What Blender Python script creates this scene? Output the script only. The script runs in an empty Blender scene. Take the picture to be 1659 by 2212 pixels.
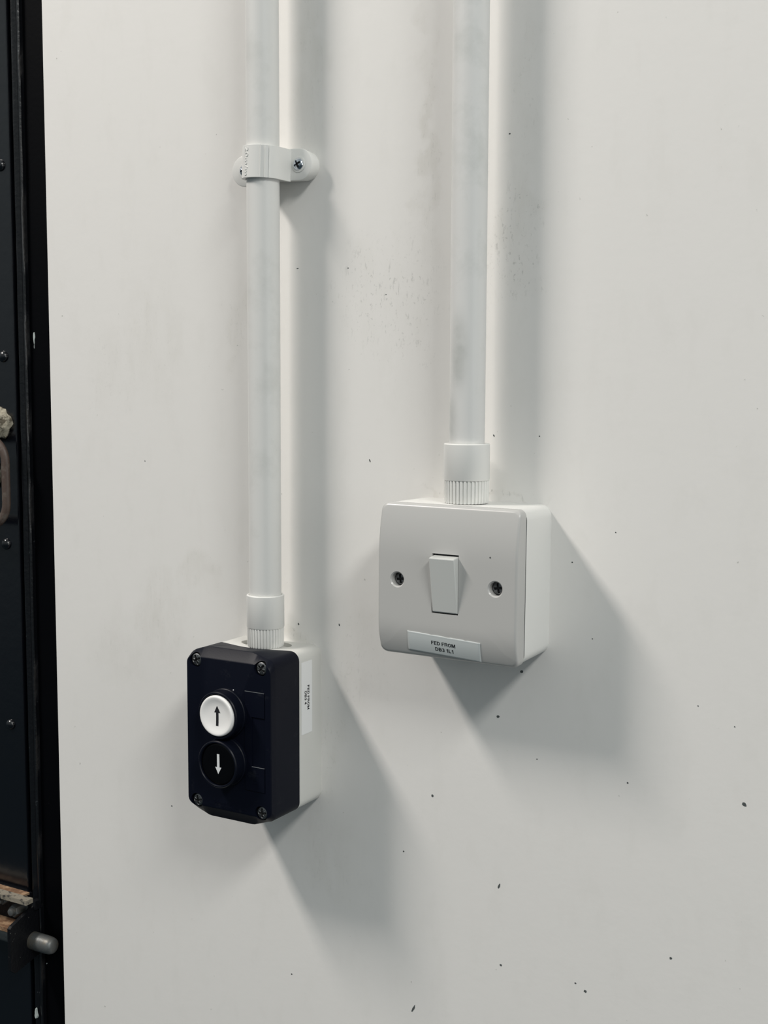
import bpy, bmesh, math, random
from mathutils import Matrix, Vector, noise
random.seed(4)
Z0 = 1.35                      # height of the light switch above the floor (m)
C = bpy.context.scene.collection
PI = math.pi
S = bpy.context.scene

# ------------------------------------------------------------------ camera
cam = bpy.data.objects.new('camera', bpy.data.cameras.new('camera'))
C.objects.link(cam)
Rr = ((0.8646105, 0.5024282, 0.0038135), (-0.0544854, 0.0862114, 0.9947859), (-0.4994797, 0.8603101, -0.1019143))
M = Matrix(((Rr[0][0], Rr[1][0], -Rr[2][0]), (Rr[0][1], Rr[1][1], -Rr[2][1]), (Rr[0][2], Rr[1][2], -Rr[2][2]))).to_4x4()
M.translation = Vector((0.3180642, -0.6613798, 0.1107625 + Z0))
cam.matrix_world = M
cam.data.sensor_fit = 'VERTICAL'; cam.data.sensor_height = 36; cam.data.lens = 2747.534/2212*36
cam.data.clip_start = 0.02; cam.data.clip_end = 50
S.camera = cam

# ------------------------------------------------------------------ world, lamps, exposure
w = bpy.data.worlds.new('world'); S.world = w; w.use_nodes = True
bg = w.node_tree.nodes['Background']; bg.inputs[1].default_value = 1.0
# the rest of the room: pale ceiling above, dark floor below
wt = w.node_tree; tcw = wt.nodes.new('ShaderNodeTexCoord'); sxyz = wt.nodes.new('ShaderNodeSeparateXYZ'); wr = wt.nodes.new('ShaderNodeValToRGB')
mr = wt.nodes.new('ShaderNodeMapRange'); mr.inputs['From Min'].default_value = -1; mr.inputs['From Max'].default_value = 1
wt.links.new(tcw.outputs['Generated'], sxyz.inputs[0]); wt.links.new(sxyz.outputs['Z'], mr.inputs['Value']); wt.links.new(mr.outputs[0], wr.inputs[0])
e = wr.color_ramp.elements; e[0].position = .38; e[0].color = (.035, .05, .058, 1); e[1].position = .64; e[1].color = (.30, .335, .34, 1)
wt.links.new(wr.outputs[0], bg.inputs[0])
def area(name, loc, target, sx, sy, power, col):
    L = bpy.data.lights.new(name, 'AREA'); L.shape = 'RECTANGLE'; L.size = sx; L.size_y = sy
    L.energy = power; L.color = col
    o = bpy.data.objects.new(name, L); C.objects.link(o)
    o.location = loc
    d = Vector(target) - Vector(loc)
    # long side (local Y) runs horizontally away from the wall, face looks towards the wall
    z = -d.normalized(); y = Vector((0, 1, 0)); y = (y - z*y.dot(z)).normalized(); x = y.cross(z)
    m = Matrix((x, y, z)).transposed().to_4x4(); m.translation = Vector(loc); o.matrix_world = m
    return o
area('ceiling_tube_left', (-1.50, -1.25, Z0+2.02), (0, 0, Z0), 0.29, 0.72, 56, (1.0, 0.932, 0.872))
area('ceiling_tube_right', (1.92, -1.56, Z0+1.98), (0, 0, Z0), 0.40, 1.05, 38.5, (1.0, 0.992, 0.955))
area('added_right_fill', (2.9, -1.25, Z0+0.35), (0, 0, Z0+.1), 1.3, 1.3, 12, (1.0, 1.0, 0.985))  # unseen fill light added far right to brighten box sides and pipe edges
S.view_settings.view_transform = 'Standard'; S.view_settings.look = 'None'
S.view_settings.exposure = 0.0; S.view_settings.gamma = 1.0; S.view_settings.use_curve_mapping = False

# ------------------------------------------------------------------ materials
def mat(name, col, rough=.5, metal=0., bump=0., bscale=900., spec=.5, dirt=None, dscale=60., bstr=.3, coat=0.):
    m = bpy.data.materials.new(name); m.use_nodes = True
    n = m.node_tree; b = n.nodes['Principled BSDF']
    b.inputs['Base Color'].default_value = (*col, 1); b.inputs['Roughness'].default_value = rough
    b.inputs['Metallic'].default_value = metal; b.inputs['Specular IOR Level'].default_value = spec
    b.inputs['Coat Weight'].default_value = coat
    tc = n.nodes.new('ShaderNodeTexCoord')
    if bump:
        t = n.nodes.new('ShaderNodeTexNoise'); t.inputs['Scale'].default_value = bscale; t.inputs['Detail'].default_value = 3
        n.links.new(tc.outputs['Object'], t.inputs['Vector'])
        u = n.nodes.new('ShaderNodeBump'); u.inputs['Strength'].default_value = bstr; u.inputs['Distance'].default_value = bump
        n.links.new(t.outputs['Fac'], u.inputs['Height']); n.links.new(u.outputs[0], b.inputs['Normal'])
    if dirt:
        t = n.nodes.new('ShaderNodeTexNoise'); t.inputs['Scale'].default_value = dscale; t.inputs['Detail'].default_value = 6
        t.inputs['Roughness'].default_value = .65
        n.links.new(tc.outputs['Object'], t.inputs['Vector'])
        r = n.nodes.new('ShaderNodeValToRGB'); e = r.color_ramp.elements
        e[0].position = dirt[1]; e[0].color = (*col, 1); e[1].position = dirt[2]; e[1].color = (*dirt[0], 1)
        n.links.new(t.outputs['Fac'], r.inputs[0]); n.links.new(r.outputs[0], b.inputs['Base Color'])
    return m

def wall_material():
    m = bpy.data.materials.new('painted_wall'); m.use_nodes = True
    N = m.node_tree.nodes; L = m.node_tree.links; b = N['Principled BSDF']
    b.inputs['Roughness'].default_value = .55; b.inputs['Specular IOR Level'].default_value = .3
    tc = N.new('ShaderNodeTexCoord')
    def mapping(scale, loc=(0, 0, 0)):
        k = N.new('ShaderNodeMapping'); k.inputs['Scale'].default_value = scale; k.inputs['Location'].default_value = loc
        L.new(tc.outputs['Object'], k.inputs['Vector']); return k.outputs[0]
    def tex(vec, sc, det=5, rough=.6):
        t = N.new('ShaderNodeTexNoise'); t.inputs['Scale'].default_value = sc; t.inputs['Detail'].default_value = det
        t.inputs['Roughness'].default_value = rough; L.new(vec, t.inputs['Vector']); return t.outputs['Fac']
    def math_(op, a, c, clamp=False):
        k = N.new('ShaderNodeMath'); k.operation = op; k.use_clamp = clamp
        for i, v in enumerate((a, c)):
            if isinstance(v, (int, float)): k.inputs[i].default_value = v
            else: L.new(v, k.inputs[i])
        return k.outputs[0]
    def ramp(v, lo, hi):
        k = N.new('ShaderNodeMapRange'); k.inputs['From Min'].default_value = lo; k.inputs['From Max'].default_value = hi
        k.interpolation_type = 'SMOOTHSTEP'; L.new(v, k.inputs['Value']); return k.outputs[0]
    def mixc(f, a, c):
        k = N.new('ShaderNodeMix'); k.data_type = 'RGBA'; L.new(f, k.inputs['Factor'])
        if isinstance(a, tuple): k.inputs['A'].default_value = (*a, 1)
        else: L.new(a, k.inputs['A'])
        k.inputs['B'].default_value = (*c, 1); return k.outputs['Result']
    def blob(x, z, rx, rz):
        # soft elliptical patch at a fixed place on the wall
        k = N.new('ShaderNodeMapping'); k.vector_type = 'POINT'
        k.inputs['Scale'].default_value = (1000/rx, 0, 1000/rz); k.inputs['Location'].default_value = (-x/rx, 0, -z/rz)
        L.new(wob, k.inputs['Vector'])
        d = N.new('ShaderNodeVectorMath'); d.operation = 'LENGTH'; L.new(k.outputs[0], d.inputs[0])
        return ramp(d.outputs['Value'], 1.15, .25)
    # distorted coordinates so patches have ragged outlines
    nz = N.new('ShaderNodeTexNoise'); nz.inputs['Scale'].default_value = 45; nz.inputs['Detail'].default_value = 4
    L.new(tc.outputs['Object'], nz.inputs['Vector'])
    sb = N.new('ShaderNodeVectorMath'); sb.operation = 'SUBTRACT'; sb.inputs[1].default_value = (.5, .5, .5); L.new(nz.outputs['Color'], sb.inputs[0])
    sc = N.new('ShaderNodeVectorMath'); sc.operation = 'SCALE'; sc.inputs['Scale'].default_value = .05; L.new(sb.outputs[0], sc.inputs[0])
    ad = N.new('ShaderNodeVectorMath'); ad.operation = 'ADD'; L.new(sc.outputs[0], ad.inputs[0]); L.new(tc.outputs['Object'], ad.inputs[1])
    wob = ad.outputs[0]
    smear = ramp(tex(mapping((1, 1, .45)), 55, 7, .62), .50, .68)      # cloudy grime
    scratch = ramp(tex(mapping((1, 1, .35)), 330, 5, .7), .56, .66)    # small scuffs
    flecks = ramp(tex(mapping((1, 1, .8)), 420, 3, .6), .60, .68)
    pepper = ramp(tex(mapping((1, 1, 1)), 260, 2, .5), .74, .80)
    col = (0.80, 0.787, 0.762)
    base = mixc(math_('MULTIPLY', smear, .05, True), col, (0.50, 0.49, 0.43))
    # (x mm, z mm, half width, half height, strength of scuffs, strength of cloud)
    patches = [(17.8, 199.6, 12, 30, .55, .35), (14.8, 171.7, 20, 22, .7, .15), (-37.4, 242.1, 7, 80, .25, .5), (-37.8, 293.9, 8, 45, .1, .35),
      (-63.2, 161.2, 42, 45, .55, .15), (-41.2, 144.4, 9, 32, .5, .2), (-173.8, 149.9, 13, 34, .2, .35), (-242.0, -48.1, 26, 34, .15, .4),
      (-281.7, 117.8, 30, 40, .15, .2), (-211.6, -17.1, 20, 18, .12, .4), (-85.2, -62.1, 25, 40, .22, .3), (-109.2, -127.6, 16, 55, .2, .25),
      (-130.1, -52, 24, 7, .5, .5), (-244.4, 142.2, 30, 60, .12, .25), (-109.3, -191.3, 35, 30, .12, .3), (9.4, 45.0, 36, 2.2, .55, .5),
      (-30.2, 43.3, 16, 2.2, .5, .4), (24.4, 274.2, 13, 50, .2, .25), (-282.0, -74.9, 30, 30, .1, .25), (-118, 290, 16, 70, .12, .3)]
    fs = fc = None
    for (x, z, rx, rz, a, c_) in patches:
        k = blob(x, z, rx, rz)
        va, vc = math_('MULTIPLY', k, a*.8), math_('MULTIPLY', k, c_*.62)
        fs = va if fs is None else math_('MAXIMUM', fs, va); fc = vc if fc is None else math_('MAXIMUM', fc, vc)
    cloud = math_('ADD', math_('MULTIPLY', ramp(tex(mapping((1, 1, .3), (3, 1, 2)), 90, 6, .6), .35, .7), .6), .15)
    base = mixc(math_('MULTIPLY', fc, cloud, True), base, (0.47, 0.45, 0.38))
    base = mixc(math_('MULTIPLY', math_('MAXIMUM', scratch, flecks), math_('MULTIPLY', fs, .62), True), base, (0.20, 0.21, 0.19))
    base = mixc(math_('MULTIPLY', pepper, .5, True), base, (0.3, 0.3, 0.27))
    L.new(base, b.inputs['Base Color'])
    u = N.new('ShaderNodeBump'); u.inputs['Strength'].default_value = .25; u.inputs['Distance'].default_value = .0004
    hh = math_('ADD', math_('MULTIPLY', tex(tc.outputs['Object'], 260, 4), .5), tex(tc.outputs['Object'], 60, 3))
    L.new(hh, u.inputs['Height']); L.new(u.outputs[0], b.inputs['Normal'])
    return m

MW = wall_material()
M_PVC = mat('white_pvc', (.71, .71, .69), .38, bump=.0001, bscale=300, bstr=.12, dirt=((.60, .605, .58), .50, .80), dscale=30)
M_PVC2 = mat('dirty_white_pvc', (.70, .70, .685), .40, dirt=((.55, .565, .54), .50, .80), dscale=26)
def smudge(m, c, rad, col, amt):
    # one handling mark at a fixed place on the pipe
    n = m.node_tree; b = n.nodes['Principled BSDF']; src = b.inputs['Base Color'].links[0].from_socket
    tc = n.nodes.new('ShaderNodeTexCoord'); k = n.nodes.new('ShaderNodeMapping')
    k.inputs['Scale'].default_value = tuple(1000/q for q in rad); k.inputs['Location'].default_value = tuple(-a/q for a, q in zip(c, rad))
    n.links.new(tc.outputs['Object'], k.inputs['Vector']); d = n.nodes.new('ShaderNodeVectorMath'); d.operation = 'LENGTH'; n.links.new(k.outputs[0], d.inputs[0])
    f = n.nodes.new('ShaderNodeMapRange'); f.interpolation_type = 'SMOOTHSTEP'; f.inputs['From Min'].default_value = 1.0; f.inputs['From Max'].default_value = .1
    n.links.new(d.outputs['Value'], f.inputs['Value'])
    t = n.nodes.new('ShaderNodeTexNoise'); t.inputs['Scale'].default_value = 120; t.inputs['Detail'].default_value = 6; n.links.new(tc.outputs['Object'], t.inputs['Vector'])
    mu = n.nodes.new('ShaderNodeMath'); mu.operation = 'MULTIPLY'; n.links.new(f.outputs[0], mu.inputs[0]); n.links.new(t.outputs['Fac'], mu.inputs[1])
    m2 = n.nodes.new('ShaderNodeMath'); m2.operation = 'MULTIPLY'; m2.inputs[1].default_value = amt; n.links.new(mu.outputs[0], m2.inputs[0])
    x = n.nodes.new('ShaderNodeMix'); x.data_type = 'RGBA'; n.links.new(m2.outputs[0], x.inputs['Factor']); n.links.new(src, x.inputs['A']); x.inputs['B'].default_value = (*col, 1)
    n.links.new(x.outputs['Result'], b.inputs['Base Color'])
smudge(M_PVC2, (-1, -30, 84), (8, 10, 30), (.33, .35, .33), .9)
smudge(M_PVC2, (-6, -28, 45), (8, 10, 26), (.36, .38, .36), .7)
M_FIT = mat('white_fitting', (.76, .76, .735), .34)
M_PLATE = mat('switch_plastic', (.495, .492, .478), .28, spec=.45)
M_BACK = mat('back_box_plastic', (.76, .76, .735), .40)
M_ROCK = mat('rocker_plastic', (.61, .62, .60), .26)
M_LABEL = mat('label_film', (.62, .655, .65), .35)
M_LABEL2 = mat('label_film_white', (.80, .81, .81), .4)
M_INK_SHADE = mat('black_ink_and_shade', (.008, .009, .012), .6)  # print colour, also used for the shade painted into the switch joint
M_GREY = mat('pale_grey_enclosure', (.66, .66, .63), .5, bump=.0001, bscale=500)
M_NAVY = mat('dark_navy_plastic', (.0034, .0046, .0108), .42, spec=.13, bump=.00008, bscale=1200, bstr=.25, dirt=((.016, .018, .024), .62, .82), dscale=120)
M_NAVY2 = mat('dark_bezel_plastic', (.0034, .0046, .0100), .38, spec=.18, bump=.00005, bscale=1500, bstr=.2)
M_BLACK = mat('black_button', (.0012, .0012, .002), .3, spec=.2)
M_WCAP = mat('white_button', (.90, .89, .87), .3)
M_ARW = mat('white_print', (.75, .77, .78), .5)
M_ZINC = mat('zinc_screw', (.62, .66, .72), .18, 1.)
M_STEEL = mat('dull_screw', (.20, .205, .21), .42, 1.)
M_SLOT = mat('screw_recess', (.02, .02, .022), .6)
M_DOOR = mat('black_door_paint', (.0016, .0022, .0042), .22, spec=.85, bump=.0006, bscale=110, bstr=.25)
M_JAMB = mat('black_jamb_paint', (.0012, .0014, .0022), .5, spec=.06, bump=.0003, bscale=300, bstr=.3, dirt=((.05, .055, .06), .73, .78), dscale=150)
M_RIB = mat('worn_black_strip', (.003, .0036, .005), .3, spec=.5, bump=.0005, bscale=300, bstr=.5, dirt=((.09, .10, .11), .66, .74), dscale=120)
M_RUST = mat('rusted_steel', (.16, .085, .045), .7, bump=.0005, bscale=500, bstr=.6, dirt=((.34, .22, .13), .45, .6), dscale=120)
M_BEIGE = mat('worn_beige_steel', (.24, .215, .17), .6, bump=.0004, bscale=500, bstr=.6, dirt=((.03, .03, .03), .52, .62), dscale=180)
M_BRK = mat('black_bracket', (.004, .0045, .006), .45, spec=.2, bump=.0006, bscale=500, bstr=.5, dirt=((.10, .10, .09), .66, .72), dscale=260)
M_PIN = mat('scuffed_steel_pin', (.13, .138, .138), .45, .5, bump=.0004, bscale=400, bstr=.4, dirt=((.14, .12, .09), .5, .7), dscale=90)
M_CREAM = mat('crusty_cream_paint', (.34, .31, .24), .75, bump=.001, bscale=300, bstr=.8, dirt=((.09, .075, .05), .48, .58), dscale=170)
M_BROWN = mat('brown_worn_handle', (.075, .052, .042), .5, bump=.0004, bscale=400, bstr=.4, dirt=((.15, .13, .11), .55, .75), dscale=90)
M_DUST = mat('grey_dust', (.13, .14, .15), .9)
M_CHIP = mat('dark_fleck', (.075, .085, .085), .8)
M_FLAKE = mat('pale_paint_flake', (.42, .47, .46), .7)

# ------------------------------------------------------------------ mesh helpers (all millimetres, local)
class MB:
    def __init__(s): s.v = []; s.f = []
    def add(s, vs, fs):
        o = len(s.v); s.v += [tuple(p) for p in vs]; s.f += [tuple(i+o for i in f) for f in fs]; return s
    def loft(s, loops, cap0=True, cap1=True, closed=True):
        n = len(loops[0]); vs = [p for l in loops for p in l]; fs = []
        for i in range(len(loops)-1):
            for j in range(n if closed else n-1):
                k = (j+1) % n; fs.append((i*n+j, i*n+k, (i+1)*n+k, (i+1)*n+j))
        if cap0: fs.append(tuple(range(n-1, -1, -1)))
        if cap1: fs.append(tuple((len(loops)-1)*n+j for j in range(n)))
        return s.add(vs, fs)
    def box(s, x0, x1, y0, y1, z0, z1):
        return s.loft([[(x0, y0, z0), (x1, y0, z0), (x1, y1, z0), (x0, y1, z0)], [(x0, y0, z1), (x1, y0, z1), (x1, y1, z1), (x0, y1, z1)]])
    def lathe(s, prof, c=(0, 0, 0), axis='z', seg=48, flute=None, cap0=True, cap1=True):
        loops = []
        for (r, h) in prof:
            l = []
            for j in range(seg):
                a = 2*PI*j/seg; rr = r*(flute(j) if flute else 1)
                u, v = rr*math.cos(a), rr*math.sin(a)
                if axis == 'z': l.append((c[0]+u, c[1]+v, c[2]+h))
                elif axis == 'y': l.append((c[0]+u, c[1]-h, c[2]+v))      # h = distance out from the wall
                else: l.append((c[0]+h, c[1]+u, c[2]+v))
            loops.append(l)
        return s.loft(loops, cap0, cap1)
    def mesh(s, name, m, smooth=35):
        me = bpy.data.meshes.new(name); me.from_pydata([(a/1000, b/1000, c/1000) for a, b, c in s.v], [], s.f)
        bm = bmesh.new(); bm.from_mesh(me); bmesh.ops.recalc_face_normals(bm, faces=bm.faces); bm.to_mesh(me); bm.free()
        me.materials.append(m)
        if getattr(s, 'slot', None):
            me.materials.append(M_SLOT)
            for i_ in s.slot: me.polygons[i_].material_index = 1
        if smooth:
            me.polygons.foreach_set('use_smooth', [True]*len(me.polygons)); me.set_sharp_from_angle(angle=math.radians(smooth))
        return me
    def obj(s, name, m, parent=None, smooth=35):
        o = bpy.data.objects.new(name, s.mesh(name, m, smooth)); C.objects.link(o)
        if parent: o.parent = parent
        return o
def thing(name, label, cat, loc, group=None, rot=(0, 0, 0)):
    o = bpy.data.objects.new(name, None); o.empty_display_size = .02; C.objects.link(o)
    o.location = (loc[0]/1000, loc[1]/1000, loc[2]/1000+Z0); o.rotation_euler = rot
    o['label'] = label; o['category'] = cat
    if group: o['group'] = group
    return o
def rrect(hw, hz, r, y, ns=14, nc=7, yf=None, zf=None, cx=0, cz=0):
    """rounded rectangle loop in the xz plane, equal vertex count for any size"""
    pts = []
    cs = [(hw-r, hz-r, 0), (-(hw-r), hz-r, 90), (-(hw-r), -(hz-r), 180), (hw-r, -(hz-r), 270)]
    for i, (x, z, a0) in enumerate(cs):
        for k in range(nc+1):
            a = math.radians(a0+90*k/nc); pts.append((x+r*math.cos(a), z+r*math.sin(a)))
        nx, nz, na = cs[(i+1) % 4]; a = math.radians(na)
        e = pts[-1]; t = (nx+r*math.cos(a), nz+r*math.sin(a))
        for k in range(1, ns): pts.append((e[0]+(t[0]-e[0])*k/ns, e[1]+(t[1]-e[1])*k/ns))
    out = []
    for x, z in pts:
        zz = zf(x, z) if zf else z
        yy = yf(x, zz) if yf else y
        out.append((cx+x, yy, cz+zz))
    return out
def boolean(o, cutters, op='DIFFERENCE'):
    for c in cutters:
        md = o.modifiers.new('b', 'BOOLEAN'); md.operation = op; md.object = c; md.solver = 'EXACT'
    dg = bpy.context.evaluated_depsgraph_get(); dg.update()
    me = bpy.data.meshes.new_from_object(o.evaluated_get(dg)); o.modifiers.clear(); old = o.data; o.data = me
    me.polygons.foreach_set('use_smooth', [True]*len(me.polygons)); me.set_sharp_from_angle(angle=math.radians(30))
    for c in cutters: bpy.data.objects.remove(c)
    return o
def text_pts(txt, w, h, bold=.03, depth=0):
    cu = bpy.data.curves.new('t', 'FONT'); cu.body = txt; cu.size = 1; cu.offset = bold; cu.resolution_u = 4; cu.extrude = depth
    cu.space_character = 1.02
    o = bpy.data.objects.new('t', cu); C.objects.link(o)
    dg = bpy.context.evaluated_depsgraph_get(); me = bpy.data.meshes.new_from_object(o.evaluated_get(dg))
    xs = [v.co.x for v in me.vertices]; ys = [v.co.y for v in me.vertices]
    x0, x1, y0, y1 = min(xs), max(xs), min(ys), max(ys)
    vs = [((v.co.x-(x0+x1)/2)/(x1-x0)*w, (v.co.y-(y0+y1)/2)/(y1-y0)*h, v.co.z) for v in me.vertices]
    fs = [tuple(p.vertices) for p in me.polygons]
    bpy.data.objects.remove(o); bpy.data.meshes.remove(me); return vs, fs
def arc2(cx, cy, rx, ry, a0, a1, n=9): return [(cx+rx*math.cos(math.radians(a0+(a1-a0)*i/n)), cy+ry*math.sin(math.radians(a0+(a1-a0)*i/n))) for i in range(n+1)]
# bold grotesque capitals drawn as thick strokes; cap height 1, stroke .19; (advance width, strokes)
T_ = .095
GL = {'F': (.62, [[(T_, 0), (T_, 1)], [(0, 1-T_), (.6, 1-T_)], [(T_, .53), (.53, .53)]]),
 'E': (.66, [[(T_, 0), (T_, 1)], [(0, 1-T_), (.63, 1-T_)], [(T_, .53), (.58, .53)], [(0, T_), (.65, T_)]]),
 'D': (.74, [[(T_, 0), (T_, 1)], [(0, 1-T_), (.32, 1-T_)] + arc2(.32, .5, .31, .5-T_, 90, -90, 12) + [(.32, T_), (0, T_)]]),
 'R': (.74, [[(T_, 0), (T_, 1)], [(0, 1-T_), (.42, 1-T_)] + arc2(.42, .70, .2, .205, 90, -90) + [(.42, .495), (T_, .495)], [(.38, .5), (.52, .42), (.58, .3), (.60, .1), (.66, 0)]]),
 'O': (.82, [arc2(.41, .5, .31, .42, 90, 450, 24)]),
 'M': (.88, [[(T_, 0), (T_, 1)], [(.79, 0), (.79, 1)], [(.13, .98), (.44, .1)], [(.75, .98), (.44, .1)]]),
 'B': (.72, [[(T_, 0), (T_, 1)], [(0, 1-T_), (.40, 1-T_)] + arc2(.40, .71, .175, .195, 90, -90) + [(.40, .515), (T_, .515)], [(.40, .515)] + arc2(.41, .305, .2, .21, 90, -90) + [(.41, T_), (0, T_)]]),
 '3': (.58, [arc2(.28, .71, .18, .195, 160, -80, 10), arc2(.28, .31, .2, .215, 85, -165, 12), [(.22, .52), (.34, .52)]]),
 '1': (.50, [[(.33, 0), (.33, 1)], [(.04, .72), (.2, .76), (.32, .96)]]),
 'L': (.60, [[(T_, 0), (T_, 1)], [(0, T_), (.57, T_)]]),
 '4': (.60, [[(.41, 0), (.41, 1)], [(.39, .95), (.06, .3)], [(.0, .28), (.58, .28)]]), ' ': (.26, [])}
def letters(txt, w, h):
    vs = []; fs = []; X = 0
    for ch in txt:
        adv, sts = GL[ch]
        for st in sts:
            o_ = len(vs); n_ = len(st)
            for i in range(n_):
                a = st[max(0, i-1)]; b = st[min(n_-1, i+1)]; dx, dy = b[0]-a[0], b[1]-a[1]; l = math.hypot(dx, dy) or 1
                nx, ny = -dy/l*T_, dx/l*T_
                vs += [(X+st[i][0]+nx, st[i][1]+ny, 0), (X+st[i][0]-nx, st[i][1]-ny, 0)]
            for i in range(n_-1): k = o_+2*i; fs.append((k, k+1, k+3, k+2))
        X += adv+.07
    x0 = min(v[0] for v in vs); x1 = max(v[0] for v in vs)
    return [((v[0]-(x0+x1)/2)/(x1-x0)*w, (v[1]-.5)*h, 0) for v in vs], fs
def screw_head(r, dome, slot_w, slot_l, depth, recess='cross', rot=0., n=26, seg=72):
    """pan head with a real recess; faces -y, base at y=0"""
    m = MB(); vs = []; fs = []
    def sm(t): t = max(0, min(1, t)); return t*t*(3-2*t)
    def h(x, z):
        d = math.hypot(x, z)/r
        t = dome*math.sqrt(max(0, 1-.92*d*d))
        a = rot; u = x*math.cos(a)+z*math.sin(a); v = -x*math.sin(a)+z*math.cos(a)
        def arm(p, q): return sm((slot_w-abs(p))/(.25*slot_w))*sm((slot_l-abs(q))/(.2*slot_l))
        k = arm(v, u)
        if recess == 'cross':
            k = max(k, arm(u, v), sm((slot_w*1.7-math.hypot(u, v))/(.5*slot_w)))
            for b in (PI/4, 3*PI/4):                                    # fine ticks between the arms
                uu = u*math.cos(b)+v*math.sin(b); vv = -u*math.sin(b)+v*math.cos(b)
                k = max(k, .12*sm((slot_w*.35-abs(vv))/(.2*slot_w))*sm((slot_l-abs(uu))/(.2*slot_l)))
        return t-depth*k
    m.slot = []
    def deep(x, z):
        d = math.hypot(x, z)/r
        return dome*math.sqrt(max(0, 1-.92*d*d))-h(x, z) > .55*depth
    vs.append((0, -h(0, 0), 0))
    for i in range(1, n+1):
        for j in range(seg):
            a = 2*PI*j/seg; x, z = r*i/n*math.cos(a), r*i/n*math.sin(a); vs.append((x, -h(x, z), z))
    for j in range(seg): fs.append((0, 1+j, 1+(j+1) % seg))
    for i in range(n-1):
        for j in range(seg):
            a = 1+i*seg+j; b = 1+i*seg+(j+1) % seg; fs.append((a, a+seg, b+seg, b))
    for i_, f in enumerate(fs):
        cx_ = sum(vs[q][0] for q in f)/len(f); cz_ = sum(vs[q][2] for q in f)/len(f)
        if deep(cx_, cz_): m.slot.append(i_)
    m.add(vs, fs)
    m.lathe([(r, .05), (r, -1.5)], axis='y', seg=seg, cap0=False)
    return m
def place(o, x, y, z, rot=None):
    o.location = (x/1000, y/1000, z/1000)
    if rot: o.rotation_euler = rot
    return o

# ------------------------------------------------------------------ the setting
def struct(name, m, mm, smooth=35):
    o = m.obj(name, mm, None, smooth); o.location = (0, 0, Z0); o['kind'] = 'structure'; return o
wl = MB(); wl.box(-338.8, 1900, 0, 60, -Z0*1000, 1500)
wall = struct('wall_back', wl, MW, 0)
bv = wall.modifiers.new('edge', 'BEVEL'); bv.width = .0008; bv.segments = 2
chips = [(155.2, -111.1, 1.95, 1.33), (11.6, -83.3, 1.5, 1.0), (26.1, -54.9, 1.5, 1.0), (-31.3, -138.1, 1.2, 1.1), (13.6, -185.3, .9, 2.2),
 (-43.5, -276.1, .9, 3.6), (118.0, -204.8, 1.2, 1.0), (15.5, -233.6, 1.1, .9), (68.6, -236.3, 1.3, 1.1), (62.6, -233.0, 0.78, 0.67),
 (-51.0, -176.7, 0.78, 0.67), (-134.6, -276.1, 0.78, 0.67), (-233.7, -179.9, 0.78, 0.67), (-97.8, -40.0, 0.7, 1.1), (-128.3, -42.5, 0.7, 1.1),
 (-76.0, 63.2, 0.6, 1.3), (-128.2, 180.0, 1.2, 0.4), (-91.6, 178.8, 0.6, 0.5), (90.9, -109.9, 0.7, 0.6), (13.9, 248.1, .8, 0.5),
 (-65.1, 162.3, 0.5, 0.45), (6.6, 80.3, 0.6, 1.0), (34.7, 80.7, 0.6, 0.5), (-252.9, 56.8, 0.5, 0.5), (68.6, -31.2, 0.5, 0.45),
 (36.5, -104.9, 0.5, 0.45), (80.7, 29.2, 0.5, 0.45), (55.7, 10.8, 0.6, 0.6), (148.8, -69.9, 0.5, 0.45), (129.0, -61.3, 0.5, 0.45)]
cm = MB()
for (x, z, a, b) in chips:
    a *= .72; b *= .82
    t = .5 if b > 1.3 else random.uniform(-.3, .3); l0 = []; l1 = []
    tl = -.45 if b > 1.3 else random.uniform(-.5, .5)
    for k in range(14):
        an = 2*PI*k/14; q = random.uniform(.8, 1.15)
        u, v = a*q*math.cos(an), b*q*math.sin(an); u, v = u*math.cos(tl)-v*math.sin(tl), u*math.sin(tl)+v*math.cos(tl)
        l0.append((x+u, .02, z+v)); l1.append((x+u*.85, -.12, z+v*.85))
    cm.loft([l0, l1], cap0=False)
cm.obj('paint_flecks', M_CHIP, wall, 0)

# black steel frame and door on the left
XE = -338.8
jm = MB(); jm.box(-372, XE+.5, 12, 50, -Z0*1000, 1500); jamb = struct('trim_1', jm, M_JAMB, 0)
rb = MB()
def wavy_bar(m, x0, x1, yb, yf, z0, z1, amp):
    loops = []; n = 260
    for i in range(n+1):
        z = z0+(z1-z0)*i/n
        d = [amp*noise.noise(Vector((z*.06, 3.1*k, 1.7))) for k in range(4)]
        xm = (x0+x1)/2
        loops.append([(x0, yb, z), (x0+d[0], yf+.8, z), (x0+.9+d[0], yf+d[1], z), (x0+2.2, yf+.2, z), (xm, yf+1.6, z), (x1-2.0, yf+.3+d[2], z),
                      (x1-.8+d[3], yf+d[2], z), (x1+d[3], yf+.9, z), (x1, yb, z)])
    m.loft(loops)
wavy_bar(rb, -377.6, -369.4, 22, 8, -Z0*1000, 1500, .5)
strip = struct('trim_2', rb, M_RIB, 40)
dp = MB(); dp.box(-1250, -382.0, 9, 45, -Z0*1000+8, 1500)
door = struct('door_1', dp, M_DOOR, 0)
bv = door.modifiers.new('edge', 'BEVEL'); bv.width = .0012; bv.segments = 2
gp = MB(); gp.box(-1250, -370, 46, 56, -Z0*1000, 1500); struct('trim_3', gp, M_JAMB, 0)
for (x, z, r) in ((-391.5, 264.5, 4.2), (-393.5, 128, 4.2), (-395.5, -10.3, 4.2), (-396.0, -147.5, 4.0)):
    rv = MB(); rv.lathe([(r, 0), (r*.97, .9), (r*.8, 1.9), (r*.5, 2.6), (r*.15, 2.9)], axis='y', seg=28); o = rv.obj('rivet', M_DOOR, door, 60)
    place(o, x, 9, z)
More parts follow.
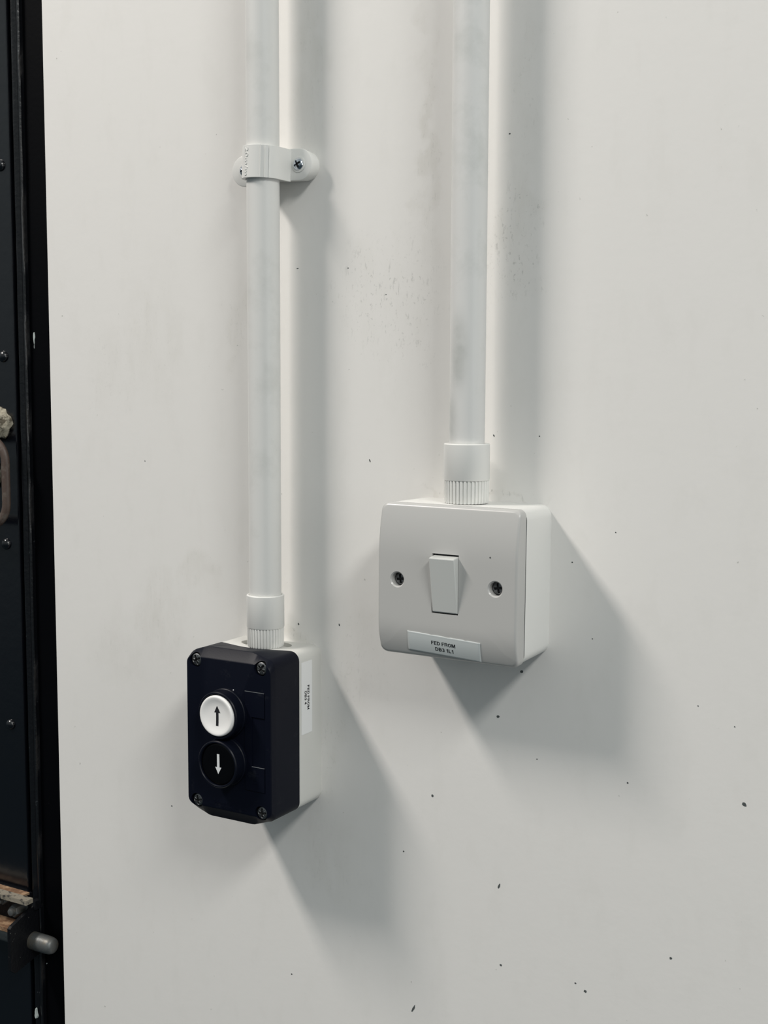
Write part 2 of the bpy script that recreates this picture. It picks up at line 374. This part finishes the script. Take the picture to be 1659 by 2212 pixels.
# grab handle: a bent flat-round bar standing off the door
def tube(m, path, rad, seg=14, flat=1.):
    loops = []
    for i, p in enumerate(path):
        a = Vector(path[max(0, i-1)]); b = Vector(path[min(len(path)-1, i+1)]); t = (b-a).normalized()
        n = Vector((0, 1, 0)); n = (n-t*n.dot(t)).normalized(); s = t.cross(n); r = rad[i] if isinstance(rad, list) else rad
        loops.append([tuple(Vector(p)+n*(r*flat*math.cos(2*PI*k/seg))+s*(r*math.sin(2*PI*k/seg))) for k in range(seg)])
    m.loft(loops)
def arc(cx, cz, r, a0, a1, n, y): return [(cx+r*math.cos(math.radians(a0+(a1-a0)*i/n)), y, cz+r*math.sin(math.radians(a0+(a1-a0)*i/n))) for i in range(n+1)]
path = [(-424, 9, 68), (-421, -1, 68), (-412, -5, 68)] + arc(-395.5, 52, 16, 90, 0, 8, -5) + [(-379.5, -5, 42), (-379.5, -5, 32)] + arc(-395.5, 22, 16, 0, -90, 8, -5) + [(-412, -5, 6), (-421, -1, 6), (-424, 9, 6)]
hm = MB(); tube(hm, path, 3.4, flat=.8); hm.obj('door_handle', M_BROWN, door, 60)
# crusted latch knobs
def lump(r, sq, seed, ny=22):
    m = MB(); loops = []
    for i in range(ny+1):
        t = PI*i/ny; l = []
        for k in range(30):
            a = 2*PI*k/30; d = Vector((math.sin(t)*math.cos(a), math.cos(t), math.sin(t)*math.sin(a)))
            q = 1+.28*noise.noise(d*2.1+Vector((seed, 0, 0)))+.12*noise.noise(d*6+Vector((seed, 4, 0)))
            l.append((d.x*r[0]*q, d.y*r[1]*q, d.z*r[2]*q))
        loops.append(l)
    return m.loft(loops)
o = lump((11.5, 6, 11.5), 0, 3.3).obj('latch_knob', M_CREAM, door, 60); place(o, -399, 8, 79)
o['label'] = 'latch crusted in flaking cream paint'
o = lump((6, 4, 9), 0, 7.7).obj('latch_stub', M_CREAM, door, 60); place(o, -404, 7, 41)
# slide bolt low on the door
def part(name, mm, parent, m, smooth=35): return m.obj(name, mm, parent, smooth)
sl = MB(); 
sl.loft([[(-470, -3, -272.5), (-470, -11, -272.5), (-470, -11, -276), (-470, -3, -276)], [(-365, -3, -272.5), (-365, -10, -272.5), (-365, -10, -276), (-365, -3, -276)]])
o_ch = part('bolt_channel', M_BEIGE, door, sl)
ch = MB(); ch.box(-470, -378, 5, 9, -301, -275); part('channel_back', M_BRK, o_ch, ch)
ch = MB(); ch.box(-470, -377, -2.8, 5.2, -275.2, -273.6); part('channel_lip', M_RUST, o_ch, ch)
cb = MB(); cb.box(-470, -379, -10, 9, -301, -298); part('channel_floor', M_RUST, o_ch, cb)
for (x, z, r) in ((-384.5, -286.5, 4.9), (-396, -280.5, 3.4)):
    hb = MB(); hb.lathe([(r*1.25, 0), (r*1.25, 1.2), (r*1.02, 1.3)], axis='y', seg=24)
    hb.lathe([(r, 1.2), (r, 9), (r*.9, 9.8)], axis='y', seg=6); hb.lathe([(r*.6, 9.8), (r*.55, 12.5), (r*.3, 13)], axis='y', seg=18)
    o = hb.obj('hex_bolt', M_PIN, o_ch, 35); place(o, x, 5, z, (0, .3, 0))
bp = MB(); n0 = [(-20, -292), (-18, -290.5), (2, -283.5), (8, -279), (11, -280), (11.5, -318), (8, -322), (-16, -327.5), (-20, -324)]
bp.loft([[(-374.5, y, z) for y, z in n0], [(-371.5, y, z) for y, z in n0]]); part('keeper_plate', M_BRK, door, bp, 0)
kt = MB(); kt.loft([[(-376, 3, -285), (-369, 3, -285), (-369, 11, -285), (-376, 11, -285)], [(-374.5, 4, -279), (-370, 4, -279), (-370, 9.5, -279), (-374.5, 9.5, -279)]]); part('keeper_tab', M_BRK, door, kt, 0)
pn = MB(); pn.lathe([(6.6, -95), (6.6, 15.5), (6.3, 18.6), (5.6, 20.8), (4.2, 22), (1.2, 22.3)], c=(-372, 2.5, -309), axis='x', seg=32); part('bolt_pin', M_PIN, door, pn, 40)
# chipped pale paint flakes on the frame
fl = MB()
for (x, z, w_, h_, t, yy) in ((-365.2, 139.5, .8, 6.2, .3, 12.05), (-375.2, -369.5, 1.6, 4.2, -.1, 6.9), (-367.5, -330, .5, .5, 0, 12.05), (-362, -315, .4, .5, 0, 12.05)):
    l0 = []; l1 = []
    for k in range(16):
        a = 2*PI*k/16; q = random.uniform(.6, 1.3); u, v = w_*q*math.cos(a)+t*h_*math.sin(2*a)*.3, h_*math.sin(a)*random.uniform(.9, 1.05)
        l0.append((x+u, yy+1, z+v)); l1.append((x+u*.7, yy-.5, z+v*.9))
    fl.loft([l0, l1], cap0=False)
fl.obj('paint_flakes', M_FLAKE, jamb, 0)

# ------------------------------------------------------------------ conduits
PY = -20.8
def conduit(name, label, x, z_bottom, z_c0, z_c1, rc, top, mpipe):
    t = thing(name, label, 'pipe', (x, 0, z_bottom), 'vertical white plastic conduits')
    zb = z_bottom
    p = MB(); p.lathe([(10, z_c0-zb-6), (10, top-zb)], (0, PY, 0), seg=64); p.obj('pipe', mpipe, t)
    c = MB(); h0, h1 = z_c0-zb, z_c1-zb                                  # collar top, collar bottom
    c.lathe([(10.15, h0-4), (10.15, h0-.4), (10.5, h0), (rc-.5, h0), (rc, h0-.5), (rc, h1+.5), (rc-.3, h1), (rc-1.6, h1)], (0, PY, 0), seg=64, cap0=False, cap1=False)
    c.obj('adaptor_collar', M_FIT, t)
    nf = 36
    def fl(j): return (1.0, 1.0, 1.0, .93, .93)[j % 5]
    k = MB(); k.lathe([(rc-1.2, h1+.2), (rc-.25, h1-.2), (rc-.35, 1.0), (rc-.7, .0)], (0, PY, 0), seg=nf*5, flute=fl, cap0=False, cap1=False)
    k.obj('ribbed_bush', M_FIT, t, 25)
    return t
conduit('conduit_pipe', 'white conduit held by a saddle clip, running down into the two-button control box', -139.1, -53.9, -21.2, -41.8, 11.75, 760, M_PVC)
conduit('conduit_pipe', 'unclipped white conduit with a grey smudge, running down into the light switch box', 0.2-.4, 43.2, 76.6, 56.0, 13.0, 760, M_PVC2)

# ------------------------------------------------------------------ saddle clip
sd = thing('pipe_saddle', 'white plastic saddle clip screwed to the wall around the left conduit', 'pipe clip', (-139.1, 0, 241), None, (0, math.radians(2.4), 0))
s = MB()
HZ = 9.5
def stadium(xa, xb, r, y, n=16):
    return [(xb+r*math.cos(math.radians(-90+180*i/n)), y, r*math.sin(math.radians(-90+180*i/n))) for i in range(n+1)] + \
           [(xa-r*math.cos(math.radians(-90+180*i/n)), y, -r*math.sin(math.radians(-90+180*i/n))) for i in range(n+1)]
# one solid foot each side of the pipe, rounded at its outer end
def foot(sgn, xin, xc, r, D, dz):
    def lp(rr, y):
        a = [(sgn*(xc+rr*math.cos(math.radians(-90+180*i/20))), y, dz+rr*math.sin(math.radians(-90+180*i/20))) for i in range(21)]
        return [(sgn*xin, y, dz-rr)] + a + [(sgn*xin, y, dz+rr)]
    s.loft([lp(r-.9, 0), lp(r, -D+.8), lp(r-.2, -D+.25), lp(r-.7, -D)])
FR, FL = (18.6, 10.0, .6), (22.4, 9.2, -1.7)
foot(1, 9, FR[0], HZ, FR[1], FR[2]); foot(-1, 9, FL[0], HZ, FL[1], FL[2])
bs = MB().box(-9.6, 9.6, -9.9, 0, -HZ+1.5, HZ-1.5); s.add(bs.v, bs.f)
# band over the pipe with flared skirts
outer = []; inner = []
R1, R0 = 12.5, 10.15
def ring(a, r): return (r*math.sin(a), PY-r*math.cos(a))                 # a = 0 points away from the wall
N_ = 36; A = math.radians(78)
sk = [(12.9, -9.6), (12.75, -12.6), (12.6, -15.2), (12.52, -17.6)]
for (x, y) in sk: outer.append((-x, y)); inner.append((-10.3, max(y, PY+2) if y > PY+2 else PY+2))
for i in range(N_+1):
    a = -A+2*A*i/N_; outer.append(ring(a, R1)); inner.append(ring(a, R0))
for (x, y) in reversed(sk): outer.append((x, y)); inner.append((10.3, max(y, PY+2)))
for i in range(4): inner[i] = (-10.3, [-9.5, -12.4, -15, -17.5][i]); inner[-1-i] = (10.3, [-9.5, -12.4, -15, -17.5][i])
poly = outer + inner[::-1]
n = len(outer); vs = [(x, y, -HZ) for x, y in outer]+[(x, y, -HZ) for x, y in inner]+[(x, y, HZ) for x, y in outer]+[(x, y, HZ) for x, y in inner]
fs = []
for i in range(n-1):
    fs += [(i, i+1, 2*n+i+1, 2*n+i), (n+i, 3*n+i, 3*n+i+1, n+i+1), (i, n+i, n+i+1, i+1), (2*n+i, 2*n+i+1, 3*n+i+1, 3*n+i)]
fs += [(0, 2*n, 3*n, n), (n-1, 2*n-1, 4*n-1, 3*n-1)]
s.add(vs, fs)
for a in (28, 40, 52):                                                  # raised ribs on the band
    a = math.radians(a); l = []
    for zz in (-HZ, HZ):
        lp = []
        for k in range(9):
            b = PI*k/8; c_ = ring(a+.030*math.cos(b), R1-.05+.5*math.sin(b)); lp.append((c_[0], c_[1], zz))
        l.append(lp)
    s.loft(l)
strap = s.obj('strap', M_FIT, sd, 32)
bv = strap.modifiers.new('edge', 'BEVEL'); bv.width = .00035; bv.segments = 2; bv.limit_method = 'ANGLE'; bv.angle_limit = math.radians(50)
tv, tf = text_pts('20m/m', 16.5, 2.7, .0)
e = MB(); top = []
for (u, v, _) in tv:                                                     # reads downwards, letter tops to the right
    a = math.radians(-16)+v/R1; c_ = ring(a, R1+.12); top.append((c_[0], c_[1], -u))
e.add(top, tf)
o = e.obj('embossed_size', M_FIT, strap, 0)
md = o.modifiers.new('thick', 'SOLIDIFY'); md.thickness = .0004; md.offset = 0
for xs_, ys_, zs_, rt in ((FR[0], FR[1], FR[2], .5), (-FL[0]+.6, FL[1], FL[2], .2)):
    o = screw_head(3.6, 2.2, .55, 2.5, 1.5, rot=rt).obj('screw', M_ZINC, sd, 50); place(o, xs_, -ys_-.1, zs_)
    wsh = MB(); wsh.lathe([(4.7, 0), (4.7, .35), (4.2, .5), (3.5, .5)], axis='y', seg=40); wsh.obj('washer_rim', M_FIT, o, 30)

# ------------------------------------------------------------------ light switch
D1, DS = 46.3, 34.6
def curve_back(z):
    a = abs(z)
    if z > 0: t = max(0, (a-13)/30); return 4.4*t**2
    t = max(0, (a-24)/19); return 4.6*t**2
def plate_y(x, z, d=99):
    R_ = 1.7; f = 0 if d >= R_ else R_-math.sqrt(max(0, R_*R_-(R_-d)**2))
    return -(D1-curve_back(z)-f)
sw = thing('light_switch', 'white single rocker light switch on a deep surface box with a feed label', 'light switch', (0, 0, 0), None, (0, math.radians(.25), 0))
bb = MB()
bb.loft([rrect(42.6, 42.6, 6.5, 0), rrect(43.0, 43.0, 6.3, -DS+.6), rrect(42.95, 42.95, 6.1, -DS+.35), rrect(42.7, 42.7, 6.0, -DS+.2)])
bb.obj('back_box', M_BACK, sw)
g = MB(); g.loft([rrect(42.82, 42.82, 5.8, -DS+.22), rrect(42.7, 42.7, 5.2, -DS+.12), rrect(42.4, 42.4, 4.2, -DS-.8)]); g.obj('joint_shade', M_INK_SHADE, sw)  # black ring paints the shade in the seam between box and plate
pl = MB(); loops = [rrect(42.5, 42.5, 3.9, -DS-.35), rrect(42.9, 42.9, 4.0, -DS-.65), rrect(43, 43, 4.0, 0, yf=lambda x, z: min(-DS-1, plate_y(x, z, .01)+.0))]
for d in (.08, .22, .42, .7, 1.05, 1.4, 1.7, 2.6, 4.5, 7, 9.5, 12, 14.5, 17, 19.5, 22, 24.5, 27, 30.4):
    h = 43-d; r = max(.4, 4.0-d*.5)
    loops.append(rrect(h, h, r, 0, yf=lambda x, z, d=d: plate_y(x, z, d)))
pl.loft(loops)
plate = pl.obj('faceplate', M_PLATE, sw)
def cyl_cut(x, z, prof, seg=40):
    m = MB(); m.lathe(prof, (x, 0, z), axis='y', seg=seg); return m.obj('cut', M_INK_SHADE, sw, 0)
c1 = MB().box(-8.3, 8.1, -60, -40, -16.6, 16.7).obj('cut', M_INK_SHADE, sw, 0)
boolean(plate, [c1, cyl_cut(-30.3, .2, [(3.9, D1-7), (3.9, D1-.7), (4.6, D1+.02), (4.6, D1+4)]), cyl_cut(30.3, 0, [(3.9, D1-7), (3.9, D1-.7), (4.6, D1+.02), (4.6, D1+4)])])
wv = MB().box(-8.2, 8.0, -D1+1.6, -D1+4, -16.5, 16.6); wv.obj('rocker_well', M_INK_SHADE, sw, 0)
rk = MB(); prof = [(-2, 15.6), (-1, 15.7), (.8, 15.6), (5.0, 15.0), (5.35, 14.8), (5.5, 14.4), (.55, -15.3), (.2, -15.8), (-2, -15.9)]
xs = [(-7.7, .55), (-7.35, .1), (-7.1, 0), (7.3, 0), (7.65, .1), (7.9, .55)]
loops = []
for x, ins in xs: loops.append([(x+(.0), -(D1+p-(ins if p > 0 else 0)), z-(ins if z > 0 else -ins)*.6) for p, z in prof])
rk.loft(loops); rk.obj('rocker', M_ROCK, sw, 18)
for x, rt in ((-30.3, .0), (30.3, .05)):
    o = screw_head(3.6, 1.1, .62, 2.9, 1.0, rot=rt+.12).obj('screw', M_STEEL, sw, 50); place(o, x, -(D1-4.6), .1)
# adhesive label on the curved lower part
lb = MB(); nx, nz = 30, 14; vs = []; fs = []
ang = math.radians(-2.9); lc = (-1.2, -35.0)
def lab(u, v): return lc[0]+u*math.cos(ang)-v*math.sin(ang), lc[1]+u*math.sin(ang)+v*math.cos(ang)
edge = [.25*noise.noise(Vector((i*.5, 9, 2)))-(.25 if i in (10, 16, 17, 24) else 0) for i in range(nx+1)]
for i in range(nx+1):
    for j in range(nz+1):
        u = -22.6+45.2*i/nx; v = -5.8+11.6*j/nz + (edge[i] if j == nz else 0); x, z = lab(u, v)
        vs.append((x, plate_y(x, z)-.14-(.12 if j == nz else 0), z))
for i in range(nx):
    for j in range(nz): a = i*(nz+1)+j; fs.append((a, a+1, a+nz+2, a+nz+1))
lb.add(vs, fs); lab_o = lb.obj('feed_label', M_LABEL, sw, 60)
md = lab_o.modifiers.new('thick', 'SOLIDIFY'); md.thickness = .00012; md.offset = 1
lt = MB()
for txt, w_, h_, cu, cv in (('FED FROM', 14.9, 2.15, -.15, 1.15), ('DB3 1L1', 11.2, 2.15, .3, -2.35)):
    tv, tf = letters(txt, w_, h_); pp = []
    for (u, v, _) in tv: x, z = lab(u+cu, v+cv); pp.append((x, plate_y(x, z)-.30, z))
    lt.add(pp, tf)
lt.obj('lettering', M_INK_SHADE, lab_o, 0)
sp = MB(); sp.lathe([(.45, 0), (.4, .12)], (27, -D1, 17), axis='y', seg=10); sp.obj('grit_speck', M_CHIP, sw, 0)

# ------------------------------------------------------------------ two-button control station
X0, ZC, W2, H2, D2, S2 = -142.6, -104.1, 32.0, 50.1, 55.6, 25.6
cs = thing('control_box', 'dark navy push-button box on a pale grey base with white up and black down buttons', 'control switch', (X0, 0, ZC))
def tr(x, w=32.):
    a = abs(x+1)
    return max(0, min(1, (w-4.5-a)/11.))
def seam(x, z): 
    k = 5.2*math.cos(min(1, abs(x+1)/27.)*PI/2)**1.3 if abs(z) > 49.0 else 0
    return -(S2+k)
def bulge(b): return lambda x, z: z+math.copysign((b if z > 0 else b*1.25)*tr(x), z) if abs(z) > 40 else z
base = MB()
base.loft([rrect(W2-.6, H2-.6, 6, 0, ns=26), rrect(W2, H2, 6, -2, ns=26), rrect(W2, H2, 6, 0, ns=26, yf=lambda x, z: seam(x, z)+.6), rrect(W2-.7, H2-.7, 5.4, 0, ns=26, yf=lambda x, z: seam(x, z*1.02)+.1)])
bo = base.obj('enclosure_base', M_GREY, cs)
cut = MB(); cut.lathe([(16.2, H2-2.6), (16.2, H2+5)], (0, 0, 0), seg=48); cut.v = [(x*1.12, y*.62-15.2, z) for x, y, z in cut.v]
boolean(bo, [cut.obj('cut', M_INK_SHADE, cs, 0)])
cv = MB()
cv.loft([rrect(W2-.9, H2-.9, 5.2, 0, ns=26, yf=lambda x, z: seam(x, z*1.02)-.1), rrect(W2+.15, H2+.15, 6, 0, ns=26, yf=lambda x, z: seam(x, z)-.35),
         rrect(W2+.15, H2, 6, -50.9, ns=26, zf=bulge(3.0)), rrect(W2+.1, H2-.25, 5.9, -51.5, ns=26, zf=bulge(3.0)),
         rrect(W2-.35, H2-3.0, 4.8, -55.0, ns=26, zf=bulge(.15)), rrect(W2-.8, H2-3.4, 4.5, -55.5, ns=26), rrect(W2-1.2, H2-3.8, 4.2, -D2, ns=26)])
co = cv.obj('cover', M_NAVY, cs, 20)
cuts = []
for x in (-24.6, 24.2):
    for z in (-44.1, 44.5):
        m = MB(); m.lathe([(4.5, D2-4.0), (4.5, D2+5)], (x, 0, z), axis='y', seg=36); cuts.append(m.obj('cut', M_INK_SHADE, cs, 0))
cuts.append(MB().box(12.6, 27.4, -60, -D2+.35, -31.2, 30.2).obj('cut', M_INK_SHADE, cs, 0))
boolean(co, cuts)
for i, (x, z) in enumerate(((-24.6, 44.5), (24.2, 44.5), (-24.6, -44.1), (24.2, -44.1))):
    o = screw_head(3.75, 1.0, .62, 3.0, 1.6, rot=(.4, .9, .15, .05)[i]).obj('cover_screw', M_STEEL, cs, 50); place(o, x, -D2+1.7, z)
lg = MB().box(12.9, 27.1, -D2-.4, -D2+1.2, -30.9, 29.9).obj('legend_holder', M_NAVY, cs, 0)
boolean(lg, [MB().box(17.8, 28.5, -60, -D2+.65, -15.9, 14.7).obj('cut', M_INK_SHADE, cs, 0)])
mk = MB()
for (x0_, x1_, z0_, z1_) in ((17.6, 22.8, -19.9, -19.6), (20.3, 22.2, -22.0, -21.7), (19.0, 23.6, -24.4, -24.1), (19.0, 19.3, -24.2, -21.8), (19.6, 22.6, -26.4, -26.1)): mk.box(x0_, x1_, -D2-.55, -D2-.3, z0_, z1_)
mk.obj('embossed_symbol', M_NAVY, lg, 0)
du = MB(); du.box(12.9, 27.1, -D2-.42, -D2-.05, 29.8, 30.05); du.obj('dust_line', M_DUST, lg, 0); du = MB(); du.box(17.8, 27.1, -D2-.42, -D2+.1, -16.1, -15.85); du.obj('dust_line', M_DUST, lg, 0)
du = MB(); du.lathe([(.42, 0), (.3, .3)], (4.3, -D2, 29.3), axis='y', seg=8); du.obj('dust_speck', M_LABEL2, co, 0)
eb = MB()
for txt, w_, h_, cx, cz in (('Schneider', 14.5, 2.3, -4.5, -42.6), ('Electric', 8, 1.3, -1.5, -45.3)):
    tv, tf = text_pts(txt, w_, h_, .01); eb.add([(u+cx, -D2-.06, v+cz) for u, v, _ in tv], tf)
eb.add([(-15, -D2-.06, -44.5), (14, -D2-.06, -44.5), (14, -D2-.06, -44.25), (-15, -D2-.06, -44.25)], [(0, 1, 2, 3)])
o = eb.obj('embossed_logo', M_NAVY, co, 0); md = o.modifiers.new('thick', 'SOLIDIFY'); md.thickness = .00015; md.offset = 0
def arrow_pts(up):
    p = [(-.92, -6.2), (.92, -6.2), (.92, 1.9), (2.25, 1.9), (0, 6.1), (-2.25, 1.9), (-.92, 1.9)]
    return p if up else [(x, -z) for x, z in p]
for up, zc in ((True, 14.95), (False, -14.95)):
    bz = MB()
    if up: pr = [(15.0, -.2), (15.0, 2.2), (14.6, 2.6), (14.5, 9.4), (14.0, 10.0), (13.2, 10.0), (12.95, 9.6), (12.95, 6)]
    else: pr = [(15.0, -.2), (15.0, 2.2), (14.6, 2.6), (14.5, 10.0), (14.0, 10.6), (13.3, 10.6), (12.95, 10.1), (12.95, 5)]
    bz.lathe([(r, h+D2) for r, h in pr], (-.6, 0, zc), axis='y', seg=72, cap0=False, cap1=False)
    bz.obj('bezel', M_NAVY2, cs, 30)['label'] = 'dark round collar of the %s button' % ('up' if up else 'down')
    cp = MB(); e0 = 11.2 if up else 9.4
    prof = [(12.5, 5.0), (12.5, e0-1.0), (12.25, e0-.35), (11.7, e0), (10.9, e0-.08), (9.6, e0-.55), (8, e0-1.05), (6, e0-1.4), (3.5, e0-1.55), (.2, e0-1.6)]
    if not up: prof = [(12.75, 5.0), (12.75, e0-.5), (12.4, e0-.15), (11.5, e0), (8, e0-.15), (4, e0-.25), (.2, e0-.3)]
    cp.lathe([(r, h+D2) for r, h in prof], (-.6, 0, zc), axis='y', seg=72, cap0=False)
    cap = cp.obj('button_cap', M_WCAP if up else M_BLACK, cs, 40); cap['label'] = 'white up button cap' if up else 'black down button cap'
    def dish(x, z):
        r = math.hypot(x, z)
        for (ra, ha), (rb_, hb_) in zip(prof[3:], prof[4:]):
            if rb_ <= r <= ra: return hb_+(ha-hb_)*(r-rb_)/(ra-rb_)
        return prof[-1][1]
    ar = MB(); pts = []; fsr = []
    def strip(xa0, xa1, z0_, xb0, xb1, z1_, n=8):
        o_ = len(pts)
        for i in range(n+1):
            t = i/n; z = z0_+(z1_-z0_)*t
            for j in range(5):
                x = (xa0+(xb0-xa0)*t)+((xa1+(xb1-xa1)*t)-(xa0+(xb0-xa0)*t))*j/4; zz = z if up else -z
                pts.append((x-.6, -(D2+dish(x, zz)+.09), zz+zc))
        for i in range(n):
            for j in range(4): a = o_+i*5+j; fsr.append((a, a+1, a+6, a+5))
    strip(-.92, .92, -6.2, -.92, .92, 1.9); strip(-2.3, 2.3, 1.9, -.03, .03, 6.1)
    ar.add(pts, fsr); ar.obj('arrow_mark', M_INK_SHADE if up else M_ARW, cap, 60)
# feed label on the right side of the base
XS = W2+.06
fl2 = MB().box(XS-.02, XS+.12, -23.5, -11.7, -2.6, 42.9).obj('feed_label', M_LABEL2, cs, 0)
lt = MB()
for txt, w_, h_, cy, cz in (('FED FROM', 15.4, 2.2, -16.0, 20.0), ('DB3 4', 8.3, 2.2, -19.0, 20.3)):
    tv, tf = letters(txt, w_, h_); lt.add([(XS+.2, v+cy, -u+cz) for u, v, _ in tv], tf)
lt.obj('lettering', M_INK_SHADE, fl2, 0)
